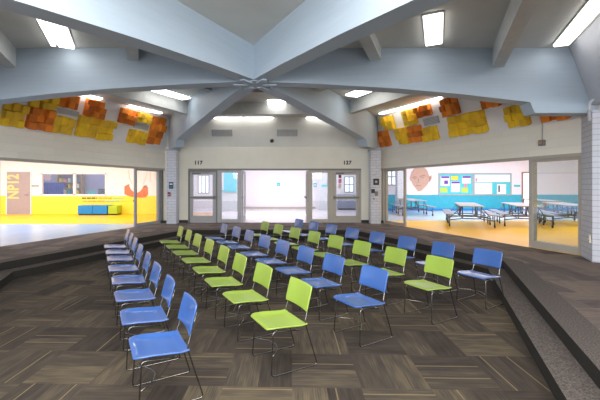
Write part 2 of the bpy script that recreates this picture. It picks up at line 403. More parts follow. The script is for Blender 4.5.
# ---------------------------------------------------------------- walls of the hall
HD = 2.44
ZS, LEAN = 3.15, .38                       # the upper walls lean into the room above this height
def wall_part(name, m, line, y0, y1, z0, z1, th=.22, off=0.0):
    """slab along a side wall line between depths y0, y1; off shifts the room face inward(-)/outward(+)"""
    s = 1 if line is RW else -1
    p = [(line(y0) + s * off, y0), (line(y1) + s * off, y1), (line(y1) + s * (off + th), y1), (line(y0) + s * (off + th), y0)]
    return struct(MB().prism(p, z0, z1).build(name, m))
for line, nm, y0 in ((LW, 'left', 6.75), (RW, 'right', 6.75)):
    wall_part('wall_' + nm, 'wall_panel', line, y0, YB + .1, HD, ZS)
    s_ = 1 if line is RW else -1
    lo = [(line(y) + s_ * k, y, ZS) for y, k in ((y0, 0), (YB + .1, 0), (YB + .1, .2), (y0, .2))]
    hi = [(x - s_ * LEAN * (CEIL - ZS), y, CEIL + .03) for x, y, _ in lo]
    struct(MB().hexa(lo, hi).build('wall_%s_upper' % nm, 'wall_white'))
    wall_part('trim_%s_head' % nm, 'alu_tan', line, y0, YB, HD - .07, HD, .16, -.01)
xl, xr = LW(YB) - .1, RW(YB) + .1
PX = lambda px: (px - CX) / F * YB
struct(MB().box(xl, xr, YB, YB + .22, HD, 3.30).build('wall_back', 'wall_beige'))
struct(MB().hexa([(xl, YB + .02, 3.3), (xr, YB + .02, 3.3), (xr, YB + .25, 3.3), (xl, YB + .25, 3.3)], [(xl, YB - .38, CEIL + .03), (xr, YB - .38, CEIL + .03), (xr, YB - .15, CEIL + .03), (xl, YB - .15, CEIL + .03)]).build('wall_back_upper', 'wall_upper'))
struct(MB().box(xl, PX(188.3), YB, YB + .2, UP - .01, HD).build('wall_back_left_pier', 'wall_beige'))
struct(MB().box(PX(361), xr, YB, YB + .2, UP - .01, HD).build('wall_back_right_pier', 'wall_beige'))
struct(MB().box(PX(188.3), PX(361), YB - .015, YB + .12, HD - .07, HD).build('trim_back_head', 'alu_dark'))
struct(MB().box(PX(176.5), PX(188), YB - .02, YB, UP, UP + .1).build('baseboard_back_left', 'base'))
struct(MB().box(PX(361.2), PX(370.8), YB - .02, YB, UP, UP + .1).build('baseboard_back_right', 'base'))
struct(MB().bar((LW(13.5), 13.52), (-4.46, 13.52), .03, UP, UP + .1).build('baseboard_left', 'base'))
struct(MB().bar((3.75, 13.52), (RW(13.5), 13.52), .03, UP, UP + .1).build('baseboard_right', 'base'))
# outer hall walls beside the side pillars
struct(MB().box(RW(6.8) + .05, 13, 6.8, 7.0, UP - .01, 3.5).build('wall_front_right', 'wall_beige'))
struct(MB().box(-13, LW(6.8) - .05, 6.8, 7.0, UP - .01, 3.5).build('wall_front_left', 'wall_beige'))

# --- hinged doors in the back wall
ZB = UP + .01
def hinged_door(n, x0, x1, frame_m, flip):
    t = empty('door_%d' % n, ((x0 + x1) / 2, YB, UP)); struct(t)
    X = lambda x: x - (x0 + x1) / 2
    a, b = X(x0), X(x1); H = HD - .07 - UP
    fr = MB(); fr.box(a, a + .06, -.03, .1, 0, H).box(b - .06, b, -.03, .1, 0, H).box(a + .06, b - .06, -.03, .1, H - .06, H)
    fr.build('door_frame', 'alu_dark' if n == 1 else 'alu_tan', t)
    a += .065; b -= .065; H -= .065; st = .13
    lf = MB(); lf.box(a, a + st, 0, .045, .01, H).box(b - st, b, 0, .045, .01, H).box(a + st, b - st, 0, .045, H - .11, H).box(a + st, b - st, 0, .045, .92, 1.05).box(a + st, b - st, 0, .045, .01, .27)
    leaf = lf.build('door_leaf', frame_m, t, bevel=.004)
    for z0, z1 in ((.27, .92), (1.05, H - .11)):
        MB().box(a + st, b - st, .018, .026, z0, z1).build('door_glass', 'glass', t)
    pb = MB(); pb.box(a + .02, b - .02, -.075, -.02, .965, 1.025); s = b - .1 if flip else a + .02
    pb.box(s, s + .08, -.085, -.002, .93, 1.06); pb.box(b - .06, b - .02, -.03, 0, .96, 1.03); pb.box(a + .02, a + .06, -.03, 0, .96, 1.03)
    pb.build('push_bar', 'alu_dark', t, bevel=.005)
    c_ = MB(); c_.box(a + .1, a + .42, -.06, -.002, H - .09, H - .02); c_.tube([(a + .4, -.05, H - .03), (a + .66, -.1, H - .02), (b - .12, -.02, H + .02)], .008, 6)
    c_.build('door_closer', 'alu_dark', t)
    return t
hinged_door(1, PX(188.3), PX(217.5), 'alu', True)
d2 = hinged_door(2, PX(331.5), PX(361), 'alu_tan', False)
for k, (px, py, w_, h_, m_) in enumerate(((340, 176, .11, .16, 'red'), (340, 181, .12, .17, 'pinkp'), (340, 186.3, .12, .18, 'peach'))):
    p = fw(px, py, YB); o = MB().box(p[0] - w_ / 2, p[0] + w_ / 2, YB + .012, YB + .017, p[2] - h_ / 2, p[2] + h_ / 2).build('paper_notice', m_)
    tag(o, ['small dark red notice, topmost of three taped to the right door glass', 'small pink notice, middle of three taped to the right door glass', 'small pale notice, lowest of three taped to the right door glass'][k], 'notice', 'notices on the right door')
# --- sidelights and posts
def sidelight(n, x0, x1, m_, st):
    t = empty('window_%d' % n, ((x0 + x1) / 2, YB, UP)); struct(t)
    h = (x1 - x0) / 2; H = HD - .07 - UP
    f = MB(); f.box(-h, -h + st, -.03, .1, 0, H).box(h - st, h, -.03, .1, 0, H).box(-h + st, h - st, -.03, .1, 0, .13).box(-h + st, h - st, -.03, .1, H - .09, H)
    f.build('window_frame', m_, t, bevel=.004)
    MB().box(-h + st, h - st, .03, .038, .13, H - .09).build('window_glass', 'glass', t)
sidelight(1, PX(217.5), PX(241.5), 'alu', .16)
sidelight(2, PX(308.5), PX(331.5), 'alu_tan', .15)
# leaves of the open double doors, folded back into the corridor at the two posts
def folded_leaf(n, x, m_):
    t = empty('door_%d' % n, (x, YB + .12, UP)); struct(t); H = HD - .08 - UP
    f = MB(); f.box(-.025, .025, 0, .12, .01, H).box(-.025, .025, .8, .92, .01, H).box(-.025, .025, .12, .8, .01, .25).box(-.025, .025, .12, .8, H - .12, H)
    f.build('door_leaf', m_, t); MB().box(-.004, .004, .12, .8, .25, H - .12).build('door_glass', 'glass', t)
    MB().box(-.09, -.03, .06, .86, .95, 1.02).build('push_bar', 'alu_dark', t)
folded_leaf(3, PX(241.5) + .03, 'alu'); folded_leaf(4, PX(308.5) - .02, 'alu_tan')

# --- sliding glass doors in the two side walls
def slider(n, line, ya, yb, m_, gm, st=.085, sill=.10, off=.05, H=HD - .07 - UP):
    s = 1 if line is RW else -1
    t = empty('door_%d' % n, (0, 0, UP)); struct(t)
    def seg(q0, q1, z0, z1, th=.06):
        Yv = lambda q: ya + (yb - ya) * q
        p = [(line(Yv(q0)) + s * off, Yv(q0)), (line(Yv(q1)) + s * off, Yv(q1)), (line(Yv(q1)) + s * (off + th), Yv(q1)), (line(Yv(q0)) + s * (off + th), Yv(q0))]
        return p, z0, z1
    L_ = abs(yb - ya) * 1.065; q = st / L_
    f = MB()
    for a in (seg(0, q, 0, H), seg(1 - q, 1, 0, H), seg(q, 1 - q, 0, sill), seg(q, 1 - q, H - .06, H)): f.prism(*a)
    f.build('door_frame', m_, t, bevel=.004)
    g = MB(); p, z0, z1 = seg(q, 1 - q, sill, H - .06, .008); p = [(x + s * .025, y) for x, y in p]; g.prism(p, z0, z1); g.build('door_glass', gm, t)
    return t
slider(5, LW, 12.33, 13.52, 'alu', 'glass')
slider(6, RW, 13.52, 12.40, 'alu_tan', 'glass')
slider(7, RW, 8.22, 7.17, 'alu_tan', 'glass_r', sill=.16)
slider(8, RW, 8.24, 7.17, 'alu_tan', 'glass', off=.14, sill=.16, st=.07)
def jamb(name, line, Y, m_, w_=.08, th=.2, H=HD):
    wall_part(name, m_, line, Y - w_ / 2, Y + w_ / 2, UP - .01, H, th, -.005)
jamb('trim_left_jamb', LW, 13.58, 'alu_dark', .1); jamb('trim_left_near_jamb', LW, 8.24, 'alu', .06)
jamb('trim_right_far_jamb', RW, 13.58, 'alu_tan', .09); jamb('trim_right_near_jamb', RW, 7.13, 'alu_tan', .06)
wall_part('wall_left_pier', 'wall_panel', LW, 6.75, 8.21, UP - .01, HD)

# ---------------------------------------------------------------- chairs
def shell(fn, nu, nv, th):
    """closed thin sheet: fn(u, v) -> point, thickness along the sheet normal"""
    g = [[fn(-1 + 2 * i / nu, j / nv) for i in range(nu + 1)] for j in range(nv + 1)]
    def nrm(i, j):
        a = g[j][max(i - 1, 0)]; b = g[j][min(i + 1, nu)]; c_ = g[max(j - 1, 0)][i]; d = g[min(j + 1, nv)][i]
        p = [b[k] - a[k] for k in range(3)]; q = [d[k] - c_[k] for k in range(3)]
        n = [p[1] * q[2] - p[2] * q[1], p[2] * q[0] - p[0] * q[2], p[0] * q[1] - p[1] * q[0]]; l = sqrt(sum(x * x for x in n)) or 1
        return [x / l for x in n]
    top = []; bot = []
    for j in range(nv + 1):
        for i in range(nu + 1):
            n = nrm(i, j); top.append(g[j][i]); bot.append(tuple(g[j][i][k] - n[k] * th for k in range(3)))
    N_ = len(top); W = nu + 1; fs = []
    for j in range(nv):
        for i in range(nu):
            a = j * W + i; fs.append((a, a + 1, a + W + 1, a + W)); fs.append((N_ + a, N_ + a + W, N_ + a + W + 1, N_ + a + 1))
    edge = [i for i in range(W)] + [j * W + nu for j in range(1, nv + 1)] + [nv * W + i for i in range(nu - 1, -1, -1)] + [j * W for j in range(nv - 1, 0, -1)]
    for k in range(len(edge)):
        a, b = edge[k], edge[(k + 1) % len(edge)]; fs.append((a, N_ + a, N_ + b, b))
    mb = MB(); mb.add(top + bot, fs); return mb
def seat_fn(u, v):
    hw = .220
    if v < .12: hw *= 1 - .14 * (1 - v / .12) ** 1.7
    y = -.285 + v * .422
    a = abs(u)
    z = .452 - .046 * v + .013 * max(0, (a - .72) / .28) ** 1.5 * min(1, v * 3) - .014 * (1 - a ** 4) * min(1, v * 4) * min(1, (1 - v) * 5) - .012 * max(0, 1 - v / .12) ** 2 + .012 * max(0, (v - .84) / .16) ** 1.5
    return (u * hw, y, z)
def back_fn(u, v):
    hw = .216 * (1 - .035 * max(0, (v - .86) / .14) ** 2 - .03 * max(0, (.14 - v) / .14) ** 2)
    z = .535 + v * .237 - .004 * abs(u) ** 4
    y = .160 + .052 * v + .010 * v * v - .018 * u * u
    return (u * hw, y, z)
def make_chair(mkey):
    t = empty('stacking_chair')
    shell(seat_fn, 14, 14, .014).build('seat', mkey, t, smooth=True).modifiers.new('edge', 'BEVEL').width = .004
    b = shell(back_fn, 14, 8, -.014).build('backrest', mkey, t, smooth=True); b.modifiers.new('edge', 'BEVEL').width = .005
    for o in t.children:
        o.modifiers['edge'].segments = 2; o.modifiers['edge'].limit_method = 'ANGLE'; o.modifiers['edge'].angle_limit = .8
    for s in (-1, 1):
        x = s * .205
        P = [(x * .92, .07, .366), (x, -.225, .408), (s * .222, -.25, .0085), (s * .222, .25, .0085), (s * .200, .122, .43), (s * .186, .168, .58), (s * .182, .202, .70)]
        MB().tube(bez(P, .035), .0062, 8).build('sled_frame', 'chrome', t, smooth=True)
    arc = [(-.217, -.232, .19)] + [(-.205 + .41 * k / 12, -.228 + .13 * sin(pi * k / 12) ** .8, .19) for k in range(1, 12)] + [(.217, -.232, .19)]
    MB().tube(arc, .0055, 8).build('crossbar', 'chrome', t, smooth=True)
    r = MB()
    for y, z in ((-.17, .399), (.05, .366)): r.tube([(-.192, y, z), (.192, y, z)], .0055, 6)
    r.build('seat_rail', 'chrome', t, smooth=True)
    return t
backs = {
 'A': [(188, 311.5), (168, 290), (155, 274.6), (146.3, 262), (138.7, 252.7), (134, 244.7), (130.5, 240), (127, 235.5)],
 'B': [(299, 293.4), (261.8, 275), (239, 263.9), (224, 254.4), (209.6, 246.6), (197.75, 240.5), (189.2, 235.7), (180.8, 231.8)],
 'C': [(373.3, 278), (333.5, 263.8), (306.6, 254.4), (283.6, 247.2), (266.5, 241.6), (250.6, 235.7), (238.4, 232), (225, 229)],
 'D': [(438.75, 266), (395.8, 255.8), (362.3, 248.3), (337, 242), (315.6, 237.2), (296.2, 233.2), (279.25, 229.5), (265.75, 226.2)],
 'E': [(487.5, 258), (443.5, 249.8), (407.5, 243.2), (377.4, 238), (352.2, 233.5), (331.2, 228.8), (313.5, 225.9), (298.75, 223.2)]}
first = {'A': (-1.00, 2.895), 'B': (-.01, 3.475), 'C': (.93, 4.05), 'D': (1.96, 4.64), 'E': (2.96, 5.20)}
rown = {'A': ('blue', 'the leftmost blue row', 'leftmost blue row of chairs'), 'B': ('green', 'the left green row', 'left green row of chairs'),
        'C': ('blue', 'the middle blue row', 'middle blue row of chairs'), 'D': ('green', 'the right green row', 'right green row of chairs'),
        'E': ('blue', 'the rightmost blue row', 'rightmost blue row of chairs')}
ordn = ['nearest the camera', 'second from the camera', 'third from the camera', 'fourth from the camera', 'fifth from the camera', 'sixth from the camera', 'seventh from the camera', 'farthest from the camera']
proto = {'blue': make_chair('blue'), 'green': make_chair('green')}; used = set()
TH = math.atan2(-.870, .493)
for r, pts in backs.items():
    colr, where, grp = rown[r]
    for i, (px, py) in enumerate(pts):
        d = 1.0975 / (py - CY); mx_, my_ = (px - CX) * d - .141, F * d - .08
        gx, gy = first[r][0] - .380 * i, first[r][1] + .683 * i
        wgt = .65
        if colr in used: o = copy_tree(proto[colr])
        else: o = proto[colr]; used.add(colr)
        o.location = (gx + (mx_ - gx) * wgt, gy + (my_ - gy) * wgt, 0)
        o.rotation_euler = (0, 0, TH + random.uniform(-.03, .03))
        tag(o, '%s plastic stacking chair, %s in %s' % (colr, ordn[i], where), 'chair', grp)

# ---------------------------------------------------------------- acoustic panels on the side walls
def wall_r(line, px):                         # depth where the wall line is seen at column px
    r = (px - CX) / F
    if line is RW: return (3.96 + .353 * 13.45) / (r + .353)
    return (-4.80 - .383 * 13.45) / (r - .383)
def lean_hit(line, px, py):                   # the point of a leaning upper wall seen at (px, py), as (depth, height)
    s = 1 if line is RW else -1
    k, x0 = (.353, 3.96 + .353 * 13.45) if s > 0 else (-.383, -4.80 - .383 * 13.45)
    r, q = (px - CX) / F, (CY - py) / F        # X = r Y, Z = HC + q Y;  X + k Y = x0 - s LEAN (Z - ZS)
    Y = (x0 - s * LEAN * (HC - ZS)) / (r + k + s * LEAN * q)
    return Y, HC + q * Y
def lean_frame(line):
    s = 1 if line is RW else -1; k = .353 if s > 0 else .383
    l = sqrt(1 + k * k); d = (-s * k / l, 1 / l, 0)              # along the wall, away from the camera
    e = (-s * LEAN, 0, 1); m_ = sqrt(1 + LEAN ** 2); e = tuple(v / m_ for v in e)
    t = sum(e[i] * d[i] for i in range(3)); e = [e[i] - t * d[i] for i in range(3)]; m_ = sqrt(sum(v * v for v in e)); e = tuple(v / m_ for v in e)
    n = (d[1] * e[2] - d[2] * e[1], d[2] * e[0] - d[0] * e[2], d[0] * e[1] - d[1] * e[0])
    if n[0] * s > 0: n = tuple(-v for v in n)
    return s, d, e, n, l
def lean_rect(line, x0, x1, y0, y1):
    s, d, e, n, l = lean_frame(line); xm, ym = (x0 + x1) / 2, (y0 + y1) / 2
    ya, yb = lean_hit(line, x0, ym)[0], lean_hit(line, x1, ym)[0]
    (yt, z1), (yo, z0) = lean_hit(line, xm, y0), lean_hit(line, xm, y1)
    Yc, zc = lean_hit(line, xm, ym)
    z1 = min(z1, CEIL - .09); zc = (z0 + z1) / 2
    xc = line(Yc) - s * LEAN * (zc - ZS)
    return s, d, e, n, (xc, Yc, zc), abs(yb - ya) * l, (z1 - z0) / e[2]
def acoustic(line, x0, x1, y0, y1, nc, nr, keys, label):
    s, d, e, n, c_, W_, H_ = lean_rect(line, x0, x1, y0, y1)
    t = empty('acoustic_panel', c_)
    tag(t, label, 'acoustic panel', 'acoustic panels on the %s wall' % ('right' if s > 0 else 'left'))
    def P(a, b, h): return tuple(d[i] * a + e[i] * b + n[i] * h for i in range(3))
    MB().obox(P(0, 0, .016), d, e, n, W_ / 2, H_ / 2 - .01, .014).build('backing', keys[-1], t)
    w_, h_ = W_ / nc, H_ / nr
    rnd = random.Random(int(x0 * 31 + y0 * 17))
    for i in range(nc):
        for j in range(nr):
            th = rnd.choice((.05, .09, .13, .17)); dz = .05 * h_ * (1 if i % 2 else -1)
            MB().obox(P((i + .5 - nc / 2) * w_, (j + .5 - nr / 2) * h_ + dz, .03 + th / 2), d, e, n, w_ * .488, h_ * .488, th / 2).build('block', keys[rnd.randrange(len(keys))], t, bevel=.01)
Yk, Ok, Bk = ('tile_y', 'tile_y', 'tile_y2'), ('tile_o', 'tile_o', 'tile_b'), ('tile_b', 'tile_b', 'tile_o')
Pn = [
 (LW, 0.5, 24.5, 102, 126, 3, 3, ('tile_y2', 'tile_y2', 'tile_y'), 'large ochre yellow block panel at the left end of the left wall'),
 (LW, 28, 37.6, 97, 106, 1, 1, Yk, 'single small yellow block beside the beam, above the rust panel'),
 (LW, 39, 55, 94.5, 108.5, 2, 2, Yk, 'yellow block panel on left wall, between single block and orange panel'),
 (LW, 26, 51.5, 106.8, 129, 3, 3, Bk, 'square rust brown block panel second from left on the left wall'),
 (LW, 57.5, 78.5, 93, 108, 3, 2, Ok, 'orange block panel tucked under the beam above the left grey grille'),
 (LW, 49, 71, 115.5, 132.5, 3, 2, Yk, 'yellow block panel directly below the left grey grille and right of rust panel'),
 (LW, 84, 103.5, 97.5, 117, 3, 3, Bk, 'rust and orange block panel above the widest yellow panel, left wall'),
 (LW, 76, 113.5, 117.5, 138, 4, 3, Yk, 'widest yellow block panel in the middle of the left wall'),
 (LW, 119, 135.5, 104.5, 124, 3, 3, Ok, 'orange block panel left of the small yellow panel by the strip light'),
 (LW, 136, 150.5, 110.5, 122.8, 3, 2, Yk, 'small yellow block panel on left wall just under the strip light'),
 (LW, 127, 143.7, 129.7, 143, 3, 2, Yk, 'small yellow block panel low on left wall left of the tall rust one'),
 (LW, 149.5, 163, 114, 144.5, 2, 4, Bk, 'tall rust block panel beside the left brick pillar'),
 (RW, 380.6, 390.3, 130, 146.3, 2, 3, Bk, 'dark orange block panel beside the back right brick pillar'),
 (RW, 384, 395, 114.5, 129.5, 2, 3, Yk, 'yellow block panel above the dark orange one near the right pillar'),
 (RW, 405, 417, 107.5, 124.8, 2, 3, Yk, 'upper yellow block panel left of orange, right wall'),
 (RW, 417.3, 432, 103, 116.3, 3, 2, Ok, 'orange block panel under the strip light above right grey grille'),
 (RW, 399.2, 410.7, 126.5, 143.5, 2, 3, Yk, 'lower yellow block panel left of the lower orange one, right wall'),
 (RW, 411, 423.4, 125, 141.5, 2, 3, Ok, 'lower orange block panel between two yellow panels, right wall'),
 (RW, 424, 439, 126, 140, 3, 2, Yk, 'yellow block panel directly below the grey grille on right wall'),
 (RW, 443, 459.6, 96.5, 115, 3, 3, Ok, 'square orange block panel above left end of the widest right yellow panel'),
 (RW, 449.5, 487, 112.5, 134, 4, 3, Yk, 'widest yellow block panel on the right wall'),
 (RW, 481, 502, 94, 107, 3, 2, Ok, 'orange block panel partly hidden by the beam on right wall'),
 (RW, 507, 530, 104, 126, 3, 3, Yk, 'yellow block panel at the haunch of the right beam'),
 (RW, 541, 571, 103, 119.5, 3, 2, Ok, 'rightmost orange block panel mostly hidden behind the right beam'),
]
for p in Pn: acoustic(*p)
for line, x0, x1, y0, y1, sd in ((LW, 54, 79.5, 109.3, 114.6, 'left'), (LW, 133, 148.5, 124, 129, 'left far'), (RW, 423.5, 439.5, 117, 124.6, 'right')):
    s, d, e, n, c_, W_, H_ = lean_rect(line, x0, x1, y0, y1)
    t = empty('air_grille', c_)
    def P(a, b, h): return tuple(d[i] * a + e[i] * b + n[i] * h for i in range(3))
    MB().obox(P(0, 0, .016), d, e, n, W_ / 2, H_ / 2, .014).build('grille_frame', 'grille', t)
    sl = MB()
    for k in range(5): sl.obox(P(0, H_ * (k - 2) / 5, .037), d, e, n, W_ * .46, H_ * .05, .007)
    sl.build('louvre', 'joist', t)
    tag(t, {'left': 'grey louvred air grille on left wall under the orange panel', 'left far': 'grey louvred air grille between two small yellow panels, left wall far end', 'right': 'grey louvred air grille on right wall between orange and yellow panels'}[sd], 'air grille')

# ---------------------------------------------------------------- ceiling lights
def fixture(x, y, l, w_, ang, label, es_mat='lamp', two=False, z=CEIL, grp='ceiling light fixtures'):
    t = empty('ceiling_light', (x, y, z), ang)
    MB().box(-l / 2, l / 2, -w_ / 2, w_ / 2, -.028, -.002).build('housing', 'lamp_body', t, bevel=.008)
    if two:
        for a, b in ((-w_ / 2 + .02, w_ * .14), (w_ * .26, w_ / 2 - .03)):
            MB().box(-l / 2 + .02, l / 2 - .02, a, b, -.065, -.029).build('diffuser', es_mat, t, bevel=.008)
    else:
        MB().box(-l / 2 + .02, l / 2 - .02, -w_ / 2 + .02, w_ / 2 - .02, -.065, -.029).build('diffuser', es_mat, t, bevel=.008)
    tag(t, label, 'ceiling light', grp)
n1 = math.atan2(.91, .41); n2 = math.atan2(.91, -.41)
fixture(2.53, 5.80, 1.2, .31, n1, 'wide lit ceiling panel between two joists, right of centre')
fixture(4.66, 5.30, 2.4, .27, n1, 'long lit ceiling panel at the top right corner beside the fascia')
fixture(-3.85, 5.85, 1.35, .42, n2, 'lit twin tube ceiling panel at upper left above the left beam', two=True)
fixture(-3.2, 9.75, 1.3, .40, math.atan2(.89, .5), 'lit twin tube ceiling panel behind the left beam near the left back beam', two=True)
fixture(-4.68, 11.77, 1.35, .2, math.atan2(1.13, .60), 'narrow strip light close over the far end of the left wall', 'strip')
fixture(-5.75, 9.75, 1.35, .2, math.atan2(1.13, .60), 'narrow strip light over left wall, nearer of two, partly behind the beam', 'strip')
fixture(2.22, 9.45, 1.2, .45, math.atan2(.89, -.42), 'square lit ceiling panel behind the right beam')
fixture(4.10, 11.30, 2.6, .2, math.atan2(-2.29, 1.17), 'long narrow strip light above the right wall panels', 'strip')
fixture(-.20, 10.72, .6, .45, 0, 'short lit ceiling panel between the two back beams')
fixture(-2.10, 13.2, 1.14, .14, 0, 'narrow strip light along back wall, leftmost of three', 'strip')
fixture(-.93, 13.2, 1.14, .14, 0, 'narrow strip light along back wall, middle of three', 'strip')
fixture(1.45, 13.2, 1.14, .14, 0, 'narrow strip light along back wall, rightmost of three, cut by beam', 'strip')

# ---------------------------------------------------------------- small fittings on the back wall and pillars
def back_hit(px, py):                          # a point on the leaning upper back wall
    q = (CY - py) / F; g = .40 / (CEIL + .03 - 3.3)
    Y = (YB + .02 - g * (HC - 3.3)) / (1 + g * q)
    return ((px - CX) / F * Y, Y, HC + q * Y)
TILT = math.atan(.40 / (CEIL + .03 - 3.3))
for px0, px1, lb in ((212, 232, 'grey rectangular air vent on upper back wall, left of the dome camera'), (277, 297.5, 'grey rectangular air vent on upper back wall, right of the dome camera')):
    a = back_hit(px0, 136.2); b = back_hit(px1, 129.2)
    t = empty('air_vent', a); t.rotation_euler = (TILT, 0, 0); W, H = b[0] - a[0], b[2] - a[2]
    MB().box(0, W, -.012, 0, 0, H).build('vent_plate', 'grille', t)
    sl = MB()
    for k in range(6): sl.box(.03, W - .03, -.024, -.012, H * (k + .5) / 6.2, H * (k + .5) / 6.2 + .014)
    sl.build('louvre', 'joist', t); tag(t, lb, 'air vent', 'air vents on the upper back wall')
t = empty('dome_camera', back_hit(272, 140.6)); t.rotation_euler = (TILT, 0, 0)
MB().lathe([(.085, 0), (.085, -.03), (.07, -.035)], (0, 0, 0), 'y').build('mount', 'grille', t, smooth=False)
MB().lathe([(.072, -.03), (.068, -.06), (.05, -.085), (.018, -.098), (.002, -.1)], (0, 0, 0), 'y').build('dome', 'black', t, smooth=True)
tag(t, 'small dark dome camera on the upper back wall between the vents', 'camera')
for px, body, lb in ((198.3, '117', 'small dark room number on beige wall above the left door'), (347.3, '127', 'small dark room number on beige wall above the right door')):
    p = fw(px, 162.8, YB - .01)
    o = empty('room_number', (p[0], YB - .006, p[2]))
    for k, ch in enumerate(body): text_mesh('digit', ch, .19, 'black', o, ((k - 1) * .112, 0, 0), ex=.005, bold=.011)
    tag(o, lb, 'room number', 'room numbers above the back doors')
def plate(name, px0, px1, py0, py1, Y, m_, label, cat, th=.02, grp=None, bevel=.004, front=0.0):
    a = fw(px0, py1, Y); b = fw(px1, py0, Y)
    o = MB().box(0, b[0] - a[0], -th, 0, 0, b[2] - a[2]).build(name, m_, None, bevel=bevel); o.location = (a[0], Y - front, a[2])
    return tag(o, label, cat, grp)
PY = 13.18
s1 = plate('wall_sign', 169, 173.4, 182, 188.8, PY, 'navy', 'dark navy sign plate on the left brick pillar', 'sign')
MB().box(.03, .14, -.024, -.02, .155, .20).build('symbol', 'white', s1)
MB().box(.03, .14, -.024, -.02, .06, .075).build('symbol', 'teal', s1)
f1 = plate('fire_alarm', 168, 170.6, 192, 196.3, PY, 'red', 'small dark red fire alarm box on left brick pillar below the sign', 'fire alarm', .05)
MB().box(.02, .08, -.056, -.05, .05, .07).build('pull_bar', 'white', f1)
s2 = plate('wall_sign', 373.2, 379, 178.6, 185, PY, 'black', 'black square sign on the right brick pillar', 'sign')
MB().lathe([(.05, -.024), (.05, -.02)], (.11, 0, .122), 'y').build('symbol', 'grille', s2)
plate('switch_box', 371.2, 374.6, 189, 193, PY, 'black', 'black switch box low left of the square sign, right pillar', 'switch', .05)
plate('phone_box', 374.8, 377.6, 191.3, 195.7, PY, 'alu_dark', 'dark grey phone box beside the black switch box on right pillar', 'phone', .06)
plate('wall_plate', 371.4, 376, 187, 187.7, PY, 'grille', 'thin grey plate just above the switch box on right pillar', 'plate', .01)
plate('wall_plate', 372, 376.6, 174.6, 175.3, PY, 'grille', 'thin grey plate near top of right pillar above square sign', 'plate', .01)
plate('door_button', 373.3, 374.6, 198, 199.6, PY, 'alu_dark', 'tiny dark button on the right brick pillar below the boxes', 'button', .02)
# conduit and box on the right wall, pipe and outlet at the right pillar
yb_ = wall_r(RW, 543); xw = RW(yb_); zt = HC + (CY - 118) / F * yb_; zb = HC + (CY - 143) / F * yb_
t = empty('strobe_alarm', (xw, yb_, zb)); n_ = (-.943, -.333)
MB().obox((n_[0] * .035, n_[1] * .035, 0), (.333, -.943, 0), (*n_, 0), (0, 0, 1), .06, .045, .065).build('alarm_box', 'alu_dark', t, bevel=.006)
MB().obox((n_[0] * .09, n_[1] * .09, .01), (.333, -.943, 0), (*n_, 0), (0, 0, 1), .035, .012, .035).build('strobe_lens', 'wood', t)
MB().tube([(n_[0] * .02, n_[1] * .02, .06), (n_[0] * .02, n_[1] * .02, zt - zb + .3)], .012, 8).build('conduit', 'alu_tan', t, smooth=True)
tag(t, 'brown alarm box with conduit on the right wall above the slider', 'alarm')
pp = bez([(5.77, 6.50, 2.98), (5.77, 6.50, 3.33), (5.88, 6.45, 3.41), (6.3, 6.27, 3.42)], .09, 6)
t = empty('electrical_conduit', (5.77, 6.5, 3.0)); l0 = (5.77, 6.5, 3.0)
MB().tube([tuple(p[k] - l0[k] for k in range(3)) for p in pp], .022, 10).build('pipe', 'fascia', t, smooth=True)
MB().lathe([(.034, .0), (.034, .05)], (0, 0, 0)).build('coupling', 'grille', t)
MB().lathe([(.036, .13), (.036, .18)], (0, 0, 0)).build('coupling', 'grille', t)
tag(t, 'grey curved pipe running off the beam end above the right pillar', 'pipe')
q = pr(.12, -.012); t = empty('outlet', (q[0], q[1], HC - 53 / F * 6.66))
MB().obox((0, 0, 0), (u[0], u[1], 0), (w[0], w[1], 0), (0, 0, 1), .05, .012, .075).build('cover_plate', 'wall_beige', t, bevel=.004)
for dz in (-.035, .035): MB().obox((-w[0] * .013, -w[1] * .013, dz), (u[0], u[1], 0), (w[0], w[1], 0), (0, 0, 1), .02, .003, .018).build('socket', 'alu_tan', t)
tag(t, 'beige electrical outlet low on the right foreground pillar', 'outlet')

# ---------------------------------------------------------------- the room behind the left opening
YL = 17.7; RC = 3.6
lroom = [(LW(YB), YB), (LW(5), 5), (-26, 5), (-26, YL), (-6.15, YL), (-5.0, YB + .1)]
def slice_floor(name, m_, pts, z=UP): struct(MB().add([(x, y, z) for x, y in pts], [tuple(range(len(pts)))]).build(name, m_))
slice_floor('floor_left_room', 'floor_b', [(LW(13.2), 13.2), (-26, 13.2), (-26, 5), (LW(5), 5)], UP - .002)
slice_floor('floor_left_room_yellow', 'floor_y', [(LW(13.2), 13.2), (LW(YB), YB), (-6.1, YL + .1), (-26, YL + .1), (-26, 13.2)], UP - .002)
slice_floor('ceiling_left_room', 'room_white', [(LW(5) - .2, 5), (LW(13.9) - .2, 13.9), (-6.1, YL + .2), (-26, YL + .2), (-26, 5)], RC)
# far wall with a window opening into a classroom
wx0, _, wz0 = fw(41, 195.2, YL); wx1, _, wz1 = fw(106.5, 173.2, YL)
WH = UP + .94
def farwall(name, m_, x0, x1, z0, z1): struct(MB().box(x0, x1, YL, YL + .15, z0, z1).build(name, m_))
farwall('wall_left_room', 'room_white', -26, wx0, WH, RC); farwall('wall_left_room_right', 'room_white', wx1, -6.1, WH, RC)
farwall('wall_left_room_over_window', 'room_white', wx0, wx1, wz1, RC); farwall('wall_left_room_under_window', 'room_white', wx0, wx1, WH, wz0)
farwall('wall_left_room_wainscot', 'yellow_wall', -26, -6.1, UP - .01, WH)
struct(MB().bar((-5.0, YB + .24), (-6.1, YL + .1), .12, UP, RC).build('wall_left_room_side', 'room_white'))
struct(MB().box(-26.1, -26, 5, YL, UP, RC).build('wall_left_room_end', 'room_white'))
t = empty('window_3', (0, YL, 0)); struct(t)
f = MB(); g_ = .07
